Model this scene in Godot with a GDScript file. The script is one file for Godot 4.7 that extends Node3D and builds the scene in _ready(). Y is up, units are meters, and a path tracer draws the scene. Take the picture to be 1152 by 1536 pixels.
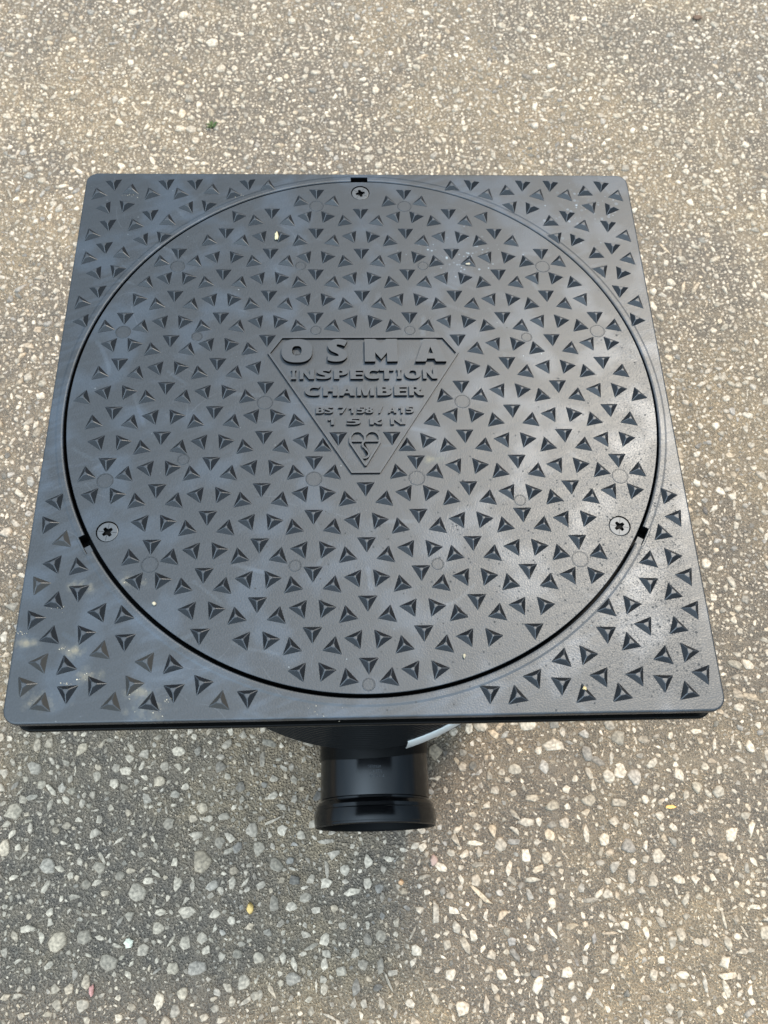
extends Node3D
# A black plastic inspection chamber, its square frame and screwed round lid, standing on worn asphalt.
# Units are metres; the ground is y = 0 and the top of the cover is y = TOP. x runs right, z towards the viewer.

const TOP := 0.46
const LATTICE := 0.0785          # width of the rosette lattice on the lid
const FRAME_Z := 0.003           # the frame sits a little nearer the viewer than the lid
const HALF := 0.2455
const HOLE := 0.2343
const LID := 0.2326

var rng := RandomNumberGenerator.new()
var used := {}


func _ready() -> void:
	rng.seed = 7158
	make_camera()
	make_light()
	make_materials()
	make_ground()
	make_chamber()
	make_frame()
	make_lid()
	make_strap()
	make_litter()


# ---------------------------------------------------------------- camera and light

func make_camera() -> void:
	var cam := Camera3D.new()
	cam.name = "camera"
	cam.fov = 61.9
	cam.near = 0.05
	cam.far = 200.0
	cam.position = Vector3(-0.011, 0.5822 + TOP, 0.3598)
	cam.rotation = Vector3(deg_to_rad(-65.554), deg_to_rad(-5.287), deg_to_rad(4.213))
	var lens := CameraAttributesPhysical.new()
	lens.frustum_focal_length = 5.9
	lens.frustum_focus_distance = 0.72
	lens.exposure_aperture = 2.4
	cam.attributes = lens
	cam.fov = 61.9
	add_child(cam)
	cam.current = true


func make_light() -> void:
	var to_sun := Vector3(0.36, 0.83, -0.40).normalized()
	var sun := DirectionalLight3D.new()
	sun.name = "sun"
	sun.light_energy = 0.5
	sun.light_angular_distance = 11.0
	sun.light_color = Color(1.0, 0.955, 0.885)
	sun.shadow_enabled = true
	add_child(sun)
	sun.look_at_from_position(to_sun * 10.0, Vector3.ZERO, Vector3.RIGHT)
	# thin bright overcast: the zenith about three times the horizon, a broad glow round the veiled sun
	var w := 512
	var h := 256
	var cloud := FastNoiseLite.new()
	cloud.seed = 3
	cloud.frequency = 1.3
	cloud.fractal_octaves = 4
	var im := Image.create(w, h, false, Image.FORMAT_RGBF)
	for j in h:
		var up := PI / 2.0 - (j + 0.5) / h * PI
		for i in w:
			var a := (i + 0.5) / w * TAU
			var d := Vector3(sin(a - PI) * cos(up), sin(up), -cos(a - PI) * cos(up))
			var y := maxf(d.y, 0.0)
			var c := cloud.get_noise_3d(d.x / (y + 0.35) * 1.0, d.y, d.z / (y + 0.35) * 1.0)
			var lum := 0.30 * (0.28 + 0.72 * y) * (1.0 + 0.5 * c)
			var off := d.angle_to(to_sun)
			lum += 1.15 * exp(-off * off / 0.17) + 0.72 * exp(-off * off / 1.1)
			var tint := Color(0.66, 0.94, 1.24).lerp(Color(0.78, 0.99, 1.19), clampf(0.45 + c * 0.9 + exp(-off * off / 0.4), 0.0, 1.0))
			if d.y < 0.0:
				lum = 0.12
				tint = Color(1.0, 0.95, 0.86)
			im.set_pixel(i, j, Color(tint.r * lum, tint.g * lum, tint.b * lum))
	var pano := PanoramaSkyMaterial.new()
	pano.panorama = ImageTexture.create_from_image(im)
	var env := Environment.new()
	env.background_mode = Environment.BG_SKY
	env.sky = Sky.new()
	env.sky.sky_material = pano
	env.tonemap_mode = Environment.TONE_MAPPER_LINEAR
	env.tonemap_exposure = 2.9
	env.sdfgi_enabled = true
	env.ssao_enabled = true
	env.ssil_enabled = true
	var we := WorldEnvironment.new()
	we.name = "world_environment"
	we.environment = env
	add_child(we)


# ---------------------------------------------------------------- helpers

func tag(o: Node, label: String, category: String, group := "", kind := "") -> void:
	if label:
		o.set_meta("label", label)
	if category:
		o.set_meta("category", category)
	if group:
		o.set_meta("group", group)
	if kind:
		o.set_meta("kind", kind)


func numbered(parent: Node, called: String) -> String:
	var key := "%d/%s" % [parent.get_instance_id(), called]
	var n: int = used.get(key, 0)
	used[key] = n + 1
	return called if n == 0 else "%s_%03d" % [called, n]


func thing(called: String, label: String, category: String, at := Vector3.ZERO, group := "") -> Node3D:
	var o := Node3D.new()
	o.name = numbered(self, called)
	add_child(o, true)
	o.position = at
	tag(o, label, category, group)
	return o


func put(called: String, mesh: Mesh, m: Material, parent: Node, at := Transform3D()) -> MeshInstance3D:
	var o := MeshInstance3D.new()
	o.name = numbered(parent, called)
	o.mesh = mesh
	if m:
		o.material_override = m
	parent.add_child(o, true)
	o.transform = at
	return o


func maker(smooth := false) -> SurfaceTool:
	var st := SurfaceTool.new()
	st.begin(Mesh.PRIMITIVE_TRIANGLES)
	st.set_smooth_group(0 if smooth else -1)
	return st


func uv_of(p: Vector3) -> Vector2:
	return Vector2(p.x / 0.52 + 0.5, p.z / 0.52 + 0.5)


# a triangle turned so that it faces «out»
func tri(st: SurfaceTool, a: Vector3, b: Vector3, c: Vector3, out: Vector3) -> void:
	if (c - a).cross(b - a).dot(out) < 0.0:
		var t := b
		b = c
		c = t
	for p: Vector3 in [a, b, c]:
		st.set_uv(uv_of(p))
		st.add_vertex(p)


func quad(st: SurfaceTool, a: Vector3, b: Vector3, c: Vector3, d: Vector3, out: Vector3) -> void:
	tri(st, a, b, c, out)
	tri(st, a, c, d, out)


func finish(st: SurfaceTool) -> ArrayMesh:
	st.generate_normals()
	st.index()
	return st.commit()


# one mesh of two surfaces: pale upper faces, and sides painted near-black as shade
func two_tone(top: SurfaceTool, top_m: Material, side: SurfaceTool, side_m: Material) -> ArrayMesh:
	top.generate_normals()
	top.index()
	var m := top.commit()
	side.generate_normals()
	side.index()
	m = side.commit(m)
	m.surface_set_material(0, top_m)
	m.surface_set_material(1, side_m)
	return m


func ring_points(n: int, r: float, centre := Vector2.ZERO) -> PackedVector2Array:
	var p := PackedVector2Array()
	for i in n:
		p.append(centre + Vector2(cos(TAU * i / n), sin(TAU * i / n)) * r)
	return p


# join a hole to its outline by a hairline slit so that the whole can be cut into triangles
func with_hole(outer: PackedVector2Array, hole: PackedVector2Array, way: Vector2) -> PackedVector2Array:
	var best := 0
	for i in hole.size():
		if hole[i].dot(way) > hole[best].dot(way):
			best = i
	var start := hole[best]
	var hit := -1
	var where := Vector2.ZERO
	var near := INF
	for i in outer.size():
		var x: Variant = Geometry2D.segment_intersects_segment(start, start + way * 10.0, outer[i], outer[(i + 1) % outer.size()])
		if x != null and start.distance_to(x) < near:
			near = start.distance_to(x)
			hit = i
			where = x
	var edge := (outer[(hit + 1) % outer.size()] - outer[hit]).normalized() * 2e-6
	var h := hole.duplicate()
	if Geometry2D.is_polygon_clockwise(h) == Geometry2D.is_polygon_clockwise(outer):
		h.reverse()
	best = h.find(start)
	var out := PackedVector2Array()
	for i in hit + 1:
		out.append(outer[i])
	out.append(where - edge)
	var side := Vector2(-way.y, way.x) * 2e-6
	if side.dot(edge) < 0.0:
		side = -side
	out.append(start - side)
	for k in range(1, h.size()):
		out.append(h[(best + k) % h.size()])
	out.append(start + side)
	out.append(where + edge)
	for i in range(hit + 1, outer.size()):
		out.append(outer[i])
	return out


func flat(st: SurfaceTool, poly: PackedVector2Array, y: float) -> void:
	var t := Geometry2D.triangulate_polygon(poly)
	if t.is_empty():
		push_warning("a polygon could not be cut")
	for i in range(0, t.size(), 3):
		tri(st, Vector3(poly[t[i]].x, y, poly[t[i]].y), Vector3(poly[t[i + 1]].x, y, poly[t[i + 1]].y), Vector3(poly[t[i + 2]].x, y, poly[t[i + 2]].y), Vector3.UP)


# the upright side of an outline; outward for a body, inward for a hole
func wall(st: SurfaceTool, poly: PackedVector2Array, y0: float, y1: float, inward := false) -> void:
	var cw := Geometry2D.is_polygon_clockwise(poly)
	for i in poly.size():
		var a := poly[i]
		var b := poly[(i + 1) % poly.size()]
		var n := Vector2(b.y - a.y, a.x - b.x)
		if cw != inward:
			n = -n
		quad(st, Vector3(a.x, y0, a.y), Vector3(b.x, y0, b.y), Vector3(b.x, y1, b.y), Vector3(a.x, y1, a.y), Vector3(n.x, 0, n.y))


# rows of points of equal length joined into a skin; «middle» says which side is inside
func skin(st: SurfaceTool, rows: Array, closed := true) -> void:
	for j in rows.size() - 1:
		var p: PackedVector3Array = rows[j]
		var r: PackedVector3Array = rows[j + 1]
		var n := p.size()
		for i in (n if closed else n - 1):
			var k := (i + 1) % n
			for t in [[p[i], p[k], r[k]], [p[i], r[k], r[i]]]:
				for v: Vector3 in t:
					st.set_uv(uv_of(v))
					st.add_vertex(v)


# a turned body about the y axis; points run so that the outside is met going from low to high
func lathe(profile: Array, n: int, smooth := true) -> ArrayMesh:
	var st := maker(smooth)
	var rows := []
	for q: Vector2 in profile:
		var row := PackedVector3Array()
		for i in n:
			row.append(Vector3(q.x * cos(TAU * i / n), q.y, q.x * sin(TAU * i / n)))
		rows.append(row)
	# a new smooth group at every sharp turn of the profile keeps its edges crisp
	var group := 0
	for j in rows.size() - 1:
		if j > 0:
			var before: Vector2 = profile[j] - profile[j - 1]
			var after: Vector2 = profile[j + 1] - profile[j]
			if absf(before.angle_to(after)) > 0.45:
				group += 1
		if smooth:
			st.set_smooth_group(group)
		skin(st, [rows[j], rows[j + 1]])
	return finish(st)


func plain(c: Color, rough: float, metal := 0.0) -> StandardMaterial3D:
	var m := StandardMaterial3D.new()
	m.albedo_color = c.linear_to_srgb()
	m.roughness = rough
	m.metallic = metal
	return m


func noise(kind: int, freq: float, s: int, octaves := 1) -> FastNoiseLite:
	var n := FastNoiseLite.new()
	n.noise_type = kind as FastNoiseLite.NoiseType
	n.frequency = freq
	n.seed = s
	n.fractal_type = FastNoiseLite.FRACTAL_FBM if octaves > 1 else FastNoiseLite.FRACTAL_NONE
	n.fractal_octaves = octaves
	return n


func bytes_of(n: FastNoiseLite, size: int) -> PackedByteArray:
	var im := n.get_seamless_image(size, size)
	im.convert(Image.FORMAT_L8)
	return im.get_data()


func texture_of(data: PackedByteArray, size: int, format: int) -> ImageTexture:
	return ImageTexture.create_from_image(Image.create_from_data(size, size, false, format as Image.Format, data))


# ---------------------------------------------------------------- materials

var cover_plastic: StandardMaterial3D
var stud_plastic: StandardMaterial3D
var dusty_plastic: StandardMaterial3D
var mark_plastic: StandardMaterial3D
var gloss_plastic: StandardMaterial3D
var wall_plastic: StandardMaterial3D
var zinc: StandardMaterial3D
var shade_black: StandardMaterial3D
var asphalt: StandardMaterial3D
var chip_stone: StandardMaterial3D
var sand: StandardMaterial3D


func make_materials() -> void:
	cover_plastic = make_cover_material()
	var grain := texture_of(bytes_of(noise(FastNoiseLite.TYPE_SIMPLEX, 0.09, 5, 2), 512), 512, Image.FORMAT_L8)
	stud_plastic = plain(Color(0.006, 0.0062, 0.007), 0.27)  # flank tone: shade put into the colour, the tops are paler
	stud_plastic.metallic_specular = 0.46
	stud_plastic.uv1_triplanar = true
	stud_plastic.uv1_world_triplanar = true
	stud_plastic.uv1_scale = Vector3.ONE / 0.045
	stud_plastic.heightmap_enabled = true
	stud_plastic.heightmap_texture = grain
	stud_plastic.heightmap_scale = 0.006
	dusty_plastic = stud_plastic.duplicate()
	dusty_plastic.albedo_color = Color(0.022, 0.020, 0.017).linear_to_srgb()
	dusty_plastic.roughness = 0.5
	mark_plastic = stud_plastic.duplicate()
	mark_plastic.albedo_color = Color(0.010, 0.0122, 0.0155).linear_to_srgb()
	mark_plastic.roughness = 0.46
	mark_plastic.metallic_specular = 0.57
	gloss_plastic = plain(Color(0.002, 0.002, 0.0022), 0.17)
	gloss_plastic.metallic_specular = 0.38
	wall_plastic = plain(Color(0.0035, 0.0033, 0.003), 0.24)
	wall_plastic.metallic_specular = 0.17
	zinc = plain(Color(0.085, 0.087, 0.09), 0.5, 0.8)
	shade_black = plain(Color(0.003, 0.003, 0.003), 0.5)  # shade painted near-black: lid gap, recesses, socket mouth, letter sides
	shade_black.metallic_specular = 0.15
	asphalt = make_asphalt_material()
	chip_stone = plain(Color(1, 1, 1), 0.78)
	chip_stone.vertex_color_use_as_albedo = true
	chip_stone.uv1_triplanar = true
	chip_stone.uv1_world_triplanar = true
	chip_stone.uv1_scale = Vector3.ONE / 0.06
	var mottled := PackedByteArray()
	var a := bytes_of(noise(FastNoiseLite.TYPE_SIMPLEX, 0.02, 8, 2), 512)
	for i in a.size():
		var v := clampf(0.86 + (a[i] / 255.0 - 0.5) * 0.42, 0.5, 1.0)
		mottled.append(int(v * 255.0))
	chip_stone.albedo_texture = texture_of(mottled, 512, Image.FORMAT_L8)
	sand = plain(Color(0.38, 0.32, 0.22), 0.9)


# worn black plastic: cloudy wear, scratches, dried splashes, sand dust and dark speckle, each with a shape of its own
func make_cover_material() -> StandardMaterial3D:
	var n := 2048
	var cloud := bytes_of(noise(FastNoiseLite.TYPE_SIMPLEX, 0.0036, 21, 4), n)
	var fine := bytes_of(noise(FastNoiseLite.TYPE_SIMPLEX, 0.13, 22, 2), n)
	var streak := bytes_of(noise(FastNoiseLite.TYPE_SIMPLEX, 0.009, 23, 5), n)
	var col := PackedByteArray()
	col.resize(n * n * 3)
	var rough := PackedByteArray()
	rough.resize(n * n)
	for j in n:
		for i in n:
			var k := j * n + i
			var c := cloud[k] / 255.0
			var s := streak[((j * 3 + i) % n) * n + (i + j) % n] / 255.0
			var f := fine[k] / 255.0
			var wear := smoothstep(0.42, 0.85, c) * 0.75 + smoothstep(0.55, 0.8, s) * 0.12
			var away := Vector2((i + 0.5) / n - 0.5, (j + 0.5) / n - 0.5 - 0.0035).length() * 0.52
			if away > 0.2345 and away < 0.262:
				wear += 0.30 * smoothstep(0.262, 0.248, away) * smoothstep(0.35, 0.65, s)
			var v := 0.008 + 0.026 * wear + 0.010 * (f - 0.5)
			var g := sqrt(v) * 255.0          # close to the sRGB curve for dark tones
			col[k * 3] = int(g * 0.87)
			col[k * 3 + 1] = int(g * 1.01)
			col[k * 3 + 2] = int(g * 1.18)
			rough[k] = int(clampf(0.46 - 0.06 * wear + 0.10 * (f - 0.5) + 0.05 * (s - 0.5), 0.2, 0.9) * 255.0)
	var im := Image.create_from_data(n, n, false, Image.FORMAT_RGB8, col)
	var ro := Image.create_from_data(n, n, false, Image.FORMAT_L8, rough)
	# dried white splashes
	for q in 70:
		var at := Vector2(0.086, -0.147) + Vector2(rng.randfn(0.0, 0.020), rng.randfn(0.0, 0.014))
		blot(im, ro, at, rng.randf_range(0.0003, 0.0011), Color(0.62, 0.66, 0.68), rng.randf_range(0.1, 0.55))
	for q in 60:
		var at := Vector2(0.20, -0.205) + Vector2(rng.randfn(0.0, 0.018), rng.randfn(0.0, 0.014))
		blot(im, ro, at, rng.randf_range(0.0003, 0.0016), Color(0.60, 0.64, 0.67), rng.randf_range(0.1, 0.5))
	for q in 90:
		blot(im, ro, Vector2(rng.randf_range(-0.245, 0.245), rng.randf_range(-0.24, 0.25)), rng.randf_range(0.0002, 0.0006), Color(0.55, 0.56, 0.55), rng.randf_range(0.2, 0.7))
	# dark speckle towards the near right corner
	for q in 9000:
		var at := Vector2(0.235 - absf(rng.randfn(0.0, 0.055)), 0.235 - absf(rng.randfn(0.0, 0.14)))
		blot(im, ro, at, rng.randf_range(0.00014, 0.00034) * (2.6 if rng.randf() < 0.02 else 1.0), Color(0.06, 0.06, 0.065), rng.randf_range(0.4, 0.9), 0.75)
	for q in 260:
		var at := Vector2(rng.randfn(0.07, 0.08), rng.randfn(0.16, 0.06))
		blot(im, ro, at, rng.randf_range(0.0003, 0.0008), Color(0.06, 0.06, 0.065), rng.randf_range(0.5, 0.9), 0.8)
	# sandy dirt rubbed in near the left corner
	for spot in [Vector3(-0.150, 0.237, 9), Vector3(-0.157, 0.226, 6), Vector3(-0.191, 0.214, 6), Vector3(-0.222, 0.231, 8), Vector3(-0.205, 0.196, 5), Vector3(-0.205, 0.150, 7), Vector3(-0.170, 0.148, 6), Vector3(-0.236, 0.19, 5), Vector3(0.052, 0.052, 5)]:
		for q in 90:
			var at := Vector2(spot.x, spot.y) + Vector2(rng.randfn(0.0, spot.z * 0.0008), rng.randfn(0.0, spot.z * 0.0004))
			blot(im, ro, at, rng.randf_range(0.0006, 0.0026), Color(0.46, 0.42, 0.34), rng.randf_range(0.02, 0.13), 0.7)
	# soft pale scuffs
	for q in 130:
		var p := Vector2(rng.randf_range(-0.24, 0.24), rng.randf_range(-0.23, 0.24))
		var way := Vector2.from_angle(rng.randfn(0.6, 0.7))
		var wide := rng.randf_range(0.0006, 0.0026)
		var pale := rng.randf_range(0.004, 0.026)
		for t in rng.randi_range(12, 60):
			p += way * 0.0006
			way = way.rotated(rng.randfn(0.0, 0.03))
			blot(im, ro, p, wide * rng.randf_range(0.7, 1.2), Color(0.62, 0.65, 0.69), pale, 0.45)
	# scratches
	for q in 46:
		var p := Vector2(rng.randf_range(-0.24, 0.24), rng.randf_range(-0.23, 0.24))
		var way := Vector2.from_angle(rng.randf() * TAU)
		var bend := rng.randf_range(-0.03, 0.03)
		for t in rng.randi_range(30, 110):
			p += way * 0.00034
			way = way.rotated(bend)
			blot(im, ro, p, 0.00022, Color(0.34, 0.35, 0.37), rng.randf_range(0.15, 0.5))
	var m := plain(Color(1, 1, 1), 1.0)
	m.metallic_specular = 0.57
	m.albedo_texture = ImageTexture.create_from_image(im)
	m.roughness_texture = ImageTexture.create_from_image(ro)
	m.heightmap_enabled = true
	m.heightmap_texture = texture_of(bytes_of(noise(FastNoiseLite.TYPE_SIMPLEX, 0.20, 24, 2), 1536), 1536, Image.FORMAT_L8)
	m.heightmap_scale = 0.0065
	return m


func blot(im: Image, ro: Image, at: Vector2, r: float, c: Color, share: float, rough := 0.62) -> void:
	var n := im.get_width()
	var x := (at.x / 0.52 + 0.5) * n
	var y := (at.y / 0.52 + 0.5) * n
	var rad := maxf(r / 0.52 * n, 0.5)
	var reach := ceili(rad + 0.5)
	for j in range(int(y) - reach, int(y) + reach + 1):
		for i in range(int(x) - reach, int(x) + reach + 1):
			if i < 0 or j < 0 or i >= n or j >= n:
				continue
			var k := clampf(rad + 0.5 - Vector2(i + 0.5 - x, j + 0.5 - y).length(), 0.0, 1.0) * share
			if k > 0.0:
				im.set_pixel(i, j, im.get_pixel(i, j).lerp(c, k))
				var g := ro.get_pixel(i, j).r
				ro.set_pixel(i, j, Color(lerpf(g, rough, k), 0, 0))


# the binder between the stones: brown grey, full of fine grit
func make_asphalt_material() -> StandardMaterial3D:
	var n := 1024                                  # 0.40 m across
	var cell := noise(FastNoiseLite.TYPE_CELLULAR, 0.16, 31)
	cell.cellular_return_type = FastNoiseLite.RETURN_CELL_VALUE
	cell.cellular_jitter = 1.0
	var edge := noise(FastNoiseLite.TYPE_CELLULAR, 0.16, 31)
	edge.cellular_return_type = FastNoiseLite.RETURN_DISTANCE2_SUB
	var a := bytes_of(cell, n)
	var e := bytes_of(edge, n)
	var f := bytes_of(noise(FastNoiseLite.TYPE_SIMPLEX, 0.11, 33, 4), n)
	var b := bytes_of(noise(FastNoiseLite.TYPE_SIMPLEX, 0.012, 34, 4), n)
	var col := PackedByteArray()
	col.resize(n * n * 3)
	var up := PackedByteArray()
	up.resize(n * n)
	for k in n * n:
		var grit := smoothstep(0.62, 1.0, a[k] / 255.0) * smoothstep(0.05, 0.4, e[k] / 255.0)
		var v := 0.158 + 0.17 * (f[k] / 255.0 - 0.5) + 0.08 * (b[k] / 255.0 - 0.5) + 0.30 * grit
		v = maxf(v, 0.02)
		var g := pow(v, 1.0 / 2.2) * 255.0
		var warm := 0.5 + (b[k] / 255.0 - 0.5) * 1.2
		col[k * 3] = int(minf(g * (1.06 + 0.02 * warm), 255.0))
		col[k * 3 + 1] = int(minf(g * 0.955, 255.0))
		col[k * 3 + 2] = int(minf(g * (0.835 - 0.03 * warm), 255.0))
		up[k] = int(clampf(0.35 * f[k] / 255.0 + 0.25 * grit + 0.35 * b[k] / 255.0, 0.0, 1.0) * 255.0)
	var m := plain(Color(1, 1, 1), 0.88)
	m.albedo_texture = texture_of(col, n, Image.FORMAT_RGB8)
	m.heightmap_enabled = true
	m.heightmap_texture = texture_of(up, n, Image.FORMAT_L8)
	m.heightmap_scale = 0.8
	m.uv1_triplanar = true
	m.uv1_world_triplanar = true
	m.uv1_scale = Vector3.ONE / 0.40
	# broad dusty and bare patches, 2.9 m across
	var big := 512
	var d := bytes_of(noise(FastNoiseLite.TYPE_SIMPLEX, 0.012, 35, 5), big)
	var d2 := bytes_of(noise(FastNoiseLite.TYPE_SIMPLEX, 0.03, 36, 4), big)
	var pat := PackedByteArray()
	pat.resize(big * big * 3)
	for k in big * big:
		var t := smoothstep(0.30, 0.72, d[k] / 255.0 * 0.7 + d2[k] / 255.0 * 0.3)
		pat[k * 3] = int(lerpf(0.86, 1.0, t) * 255.0)
		pat[k * 3 + 1] = int(lerpf(0.852, 0.972, t) * 255.0)
		pat[k * 3 + 2] = int(lerpf(0.845, 0.915, t) * 255.0)
	m.detail_enabled = true
	m.detail_blend_mode = BaseMaterial3D.BLEND_MODE_MUL
	m.detail_albedo = texture_of(pat, big, Image.FORMAT_RGB8)
	m.detail_uv_layer = BaseMaterial3D.DETAIL_UV_2
	m.uv2_triplanar = true
	m.uv2_world_triplanar = true
	m.uv2_scale = Vector3.ONE / 2.9
	return m


# ---------------------------------------------------------------- ground

# the stones that show largest, as centre x, z and half width, half depth in millimetres
const BIG_STONES := [-400,259,11,10, -405,298,7,10, -370,183,6,8, -384,186,6,10, -217,196,11,7, -237,229,8,8, -372,230,6,7, -289,230,6,7, -224,276,9,8, -168,214,8,8, -119,207,4,11, -233,212,7,6, -143,237,7,7, -128,285,9,9, -164,297,7,7, -120,305,9,9, -196,271,6,5, -185,260,8,7, -94,286,8,7, -183,317,13,14, -100,323,10,9, -296,320,8,8, -273,329,7,7, -354,317,11,11, -253,347,12,11, -241,335,7,5, -209,339,6,9, -192,343,3,7, -170,342,8,7, -196,368,10,7, -101,361,6,10, -66,357,8,6, -82,366,7,6, -55,370,7,5, -226,383,8,7, -333,393,11,11, -305,389,10,8, -241,404,7,8, -277,414,11,10, -196,398,8,10, -207,422,8,7, -178,394,7,7, -182,423,11,9, -131,438,10,8, -116,415,7,6, -139,411,7,6, -45,399,7,8, -45,423,5,7, -23,330,7,7, -25,386,7,5, 16,397,7,9, -4,424,7,7, -11,445,5,11, -79,436,9,8, -220,453,6,9, -202,463,6,7, -299,455,8,7, -315,439,6,6, -160,461,5,5, -143,455,5,6, -118,451,8,5, -195,446,7,8, 142,172,10,9, 200,173,14,9, 232,172,8,7, 109,180,6,7, 127,176,6,9, 241,182,5,7, 308,190,10,11, 338,193,8,5, 229,197,15,8, 210,204,5,6, 214,222,7,11, 179,224,10,7, 129,219,6,7, 117,221,6,7, 86,202,10,10, 290,235,9,9, 321,236,9,11, 304,230,10,8, 264,261,10,7, 154,248,7,6, 197,257,10,5, 220,266,9,7, 187,284,10,6, 232,285,7,8, 216,287,7,5, 202,283,4,6, 256,298,4,12, 156,308,8,9, 183,320,7,8, 276,305,8,9, 303,312,9,10, 336,324,9,9, 302,343,6,10, 125,344,7,7, 207,322,7,8, 171,304,10,4, 98,315,6,5, 272,362,7,6, -288,-817,10,9, -304,-1099,9,10, -178,-1123,6,11, 1,-1123,10,11, -292,-1095,5,9, -269,-1061,9,9, -229,-961,9,10, -248,-1025,14,13, -64,-954,12,8, -69,-910,9,7, -27,-1044,6,11, -2,-1044,5,8, -271,-815,10,9, -289,-851,7,12, -200,-1050,7,7, -180,-1053,7,7, -82,-959,5,11, -12,-973,6,9, -320,-936,6,8, -241,-854,7,10]


var dusty_noise: FastNoiseLite


func stone_colour(x: float, z: float, pale := 0.0) -> Color:
	var t := rng.randf()
	var c: Color
	if t < 0.44 * (1.0 - pale):
		c = Color(0.315, 0.285, 0.235)
	elif t < 0.76:
		c = Color(0.50, 0.455, 0.38)
	elif t < 0.86:
		c = Color(0.40, 0.335, 0.25)
	elif t < 0.95:
		c = Color(0.27, 0.262, 0.245)
	else:
		c = Color(0.14, 0.135, 0.125)
	var k := rng.randf_range(0.70, 1.25)
	# farther off the surface is dustier and paler
	var dust := clampf(0.5 + dusty_noise.get_noise_2d(x * 100.0, z * 100.0) * 1.3, 0.0, 1.0)
	c = c.lerp(Color(0.48, 0.42, 0.32), 0.12 + 0.38 * dust)
	return Color(c.r * k * 1.085, c.g * k * 0.965, c.b * k * 0.87)


# one broken stone, set in the binder: adds its points to the arrays
func chip(v: PackedVector3Array, nn: PackedVector3Array, cc: PackedColorArray, ix: PackedInt32Array, at: Vector3, rx: float, rz: float, turn: float, high: float, n: int, c: Color, rich: bool) -> void:
	var first := v.size()
	var tilt := Vector2(rng.randf_range(-0.24, 0.24), rng.randf_range(-0.24, 0.24))
	var cs := cos(turn)
	var sn := sin(turn)
	var ang := rng.randf() * TAU
	var radii := PackedFloat32Array()
	var angs := PackedFloat32Array()
	for i in n:
		radii.append(rng.randf_range(0.70, 1.14) if n > 7 else rng.randf_range(0.55, 1.16))
		angs.append(ang + TAU * (i + rng.randf_range(-0.40, 0.40)) / n)
	var rows := [[1.06, -0.7], [1.0, 0.6], [0.80, 1.0]] if rich else [[1.04, -0.6], [0.80, 1.0]]
	for row in rows:
		for i in n:
			var p := Vector2(cos(angs[i]) * rx, sin(angs[i]) * rz) * radii[i] * float(row[0])
			p = Vector2(p.x * cs - p.y * sn, p.x * sn + p.y * cs)
			var lift: float = high * float(row[1])
			if float(row[1]) > 0.0:
				lift += (p.x * tilt.x + p.y * tilt.y) * 0.6
			v.append(at + Vector3(p.x, lift, p.y))
			var o := Vector2(p.x, p.y).normalized()
			var steep := 0.25 if row[1] == 1.0 else 0.9
			nn.append(Vector3(o.x * steep - tilt.x * 0.8, 1.0 - steep * 0.55, o.y * steep - tilt.y * 0.8).normalized())
			cc.append(c)
	v.append(at + Vector3(0, high * rng.randf_range(0.95, 1.15), 0))
	nn.append(Vector3(-tilt.x, 1.0, -tilt.y).normalized())
	cc.append(c)
	for r in rows.size() - 1:
		for i in n:
			var k := (i + 1) % n
			var a := first + r * n + i
			var b := first + r * n + k
			ix.append_array([a, b, b + n, a, b + n, a + n])
	var last := first + (rows.size() - 1) * n
	var mid := first + rows.size() * n
	for i in n:
		ix.append_array([last + i, last + (i + 1) % n, mid])


func chips_mesh(v: PackedVector3Array, nn: PackedVector3Array, cc: PackedColorArray, ix: PackedInt32Array) -> ArrayMesh:
	var arr := []
	arr.resize(Mesh.ARRAY_MAX)
	arr[Mesh.ARRAY_VERTEX] = v
	arr[Mesh.ARRAY_NORMAL] = nn
	arr[Mesh.ARRAY_COLOR] = cc
	arr[Mesh.ARRAY_INDEX] = ix
	var m := ArrayMesh.new()
	m.add_surface_from_arrays(Mesh.PRIMITIVE_TRIANGLES, arr)
	return m


func in_view(x: float, z: float) -> bool:
	return z < 0.60 and z > -1.30 and absf(x - 0.05) < 0.52 - (z - 0.5) * 0.20


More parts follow.
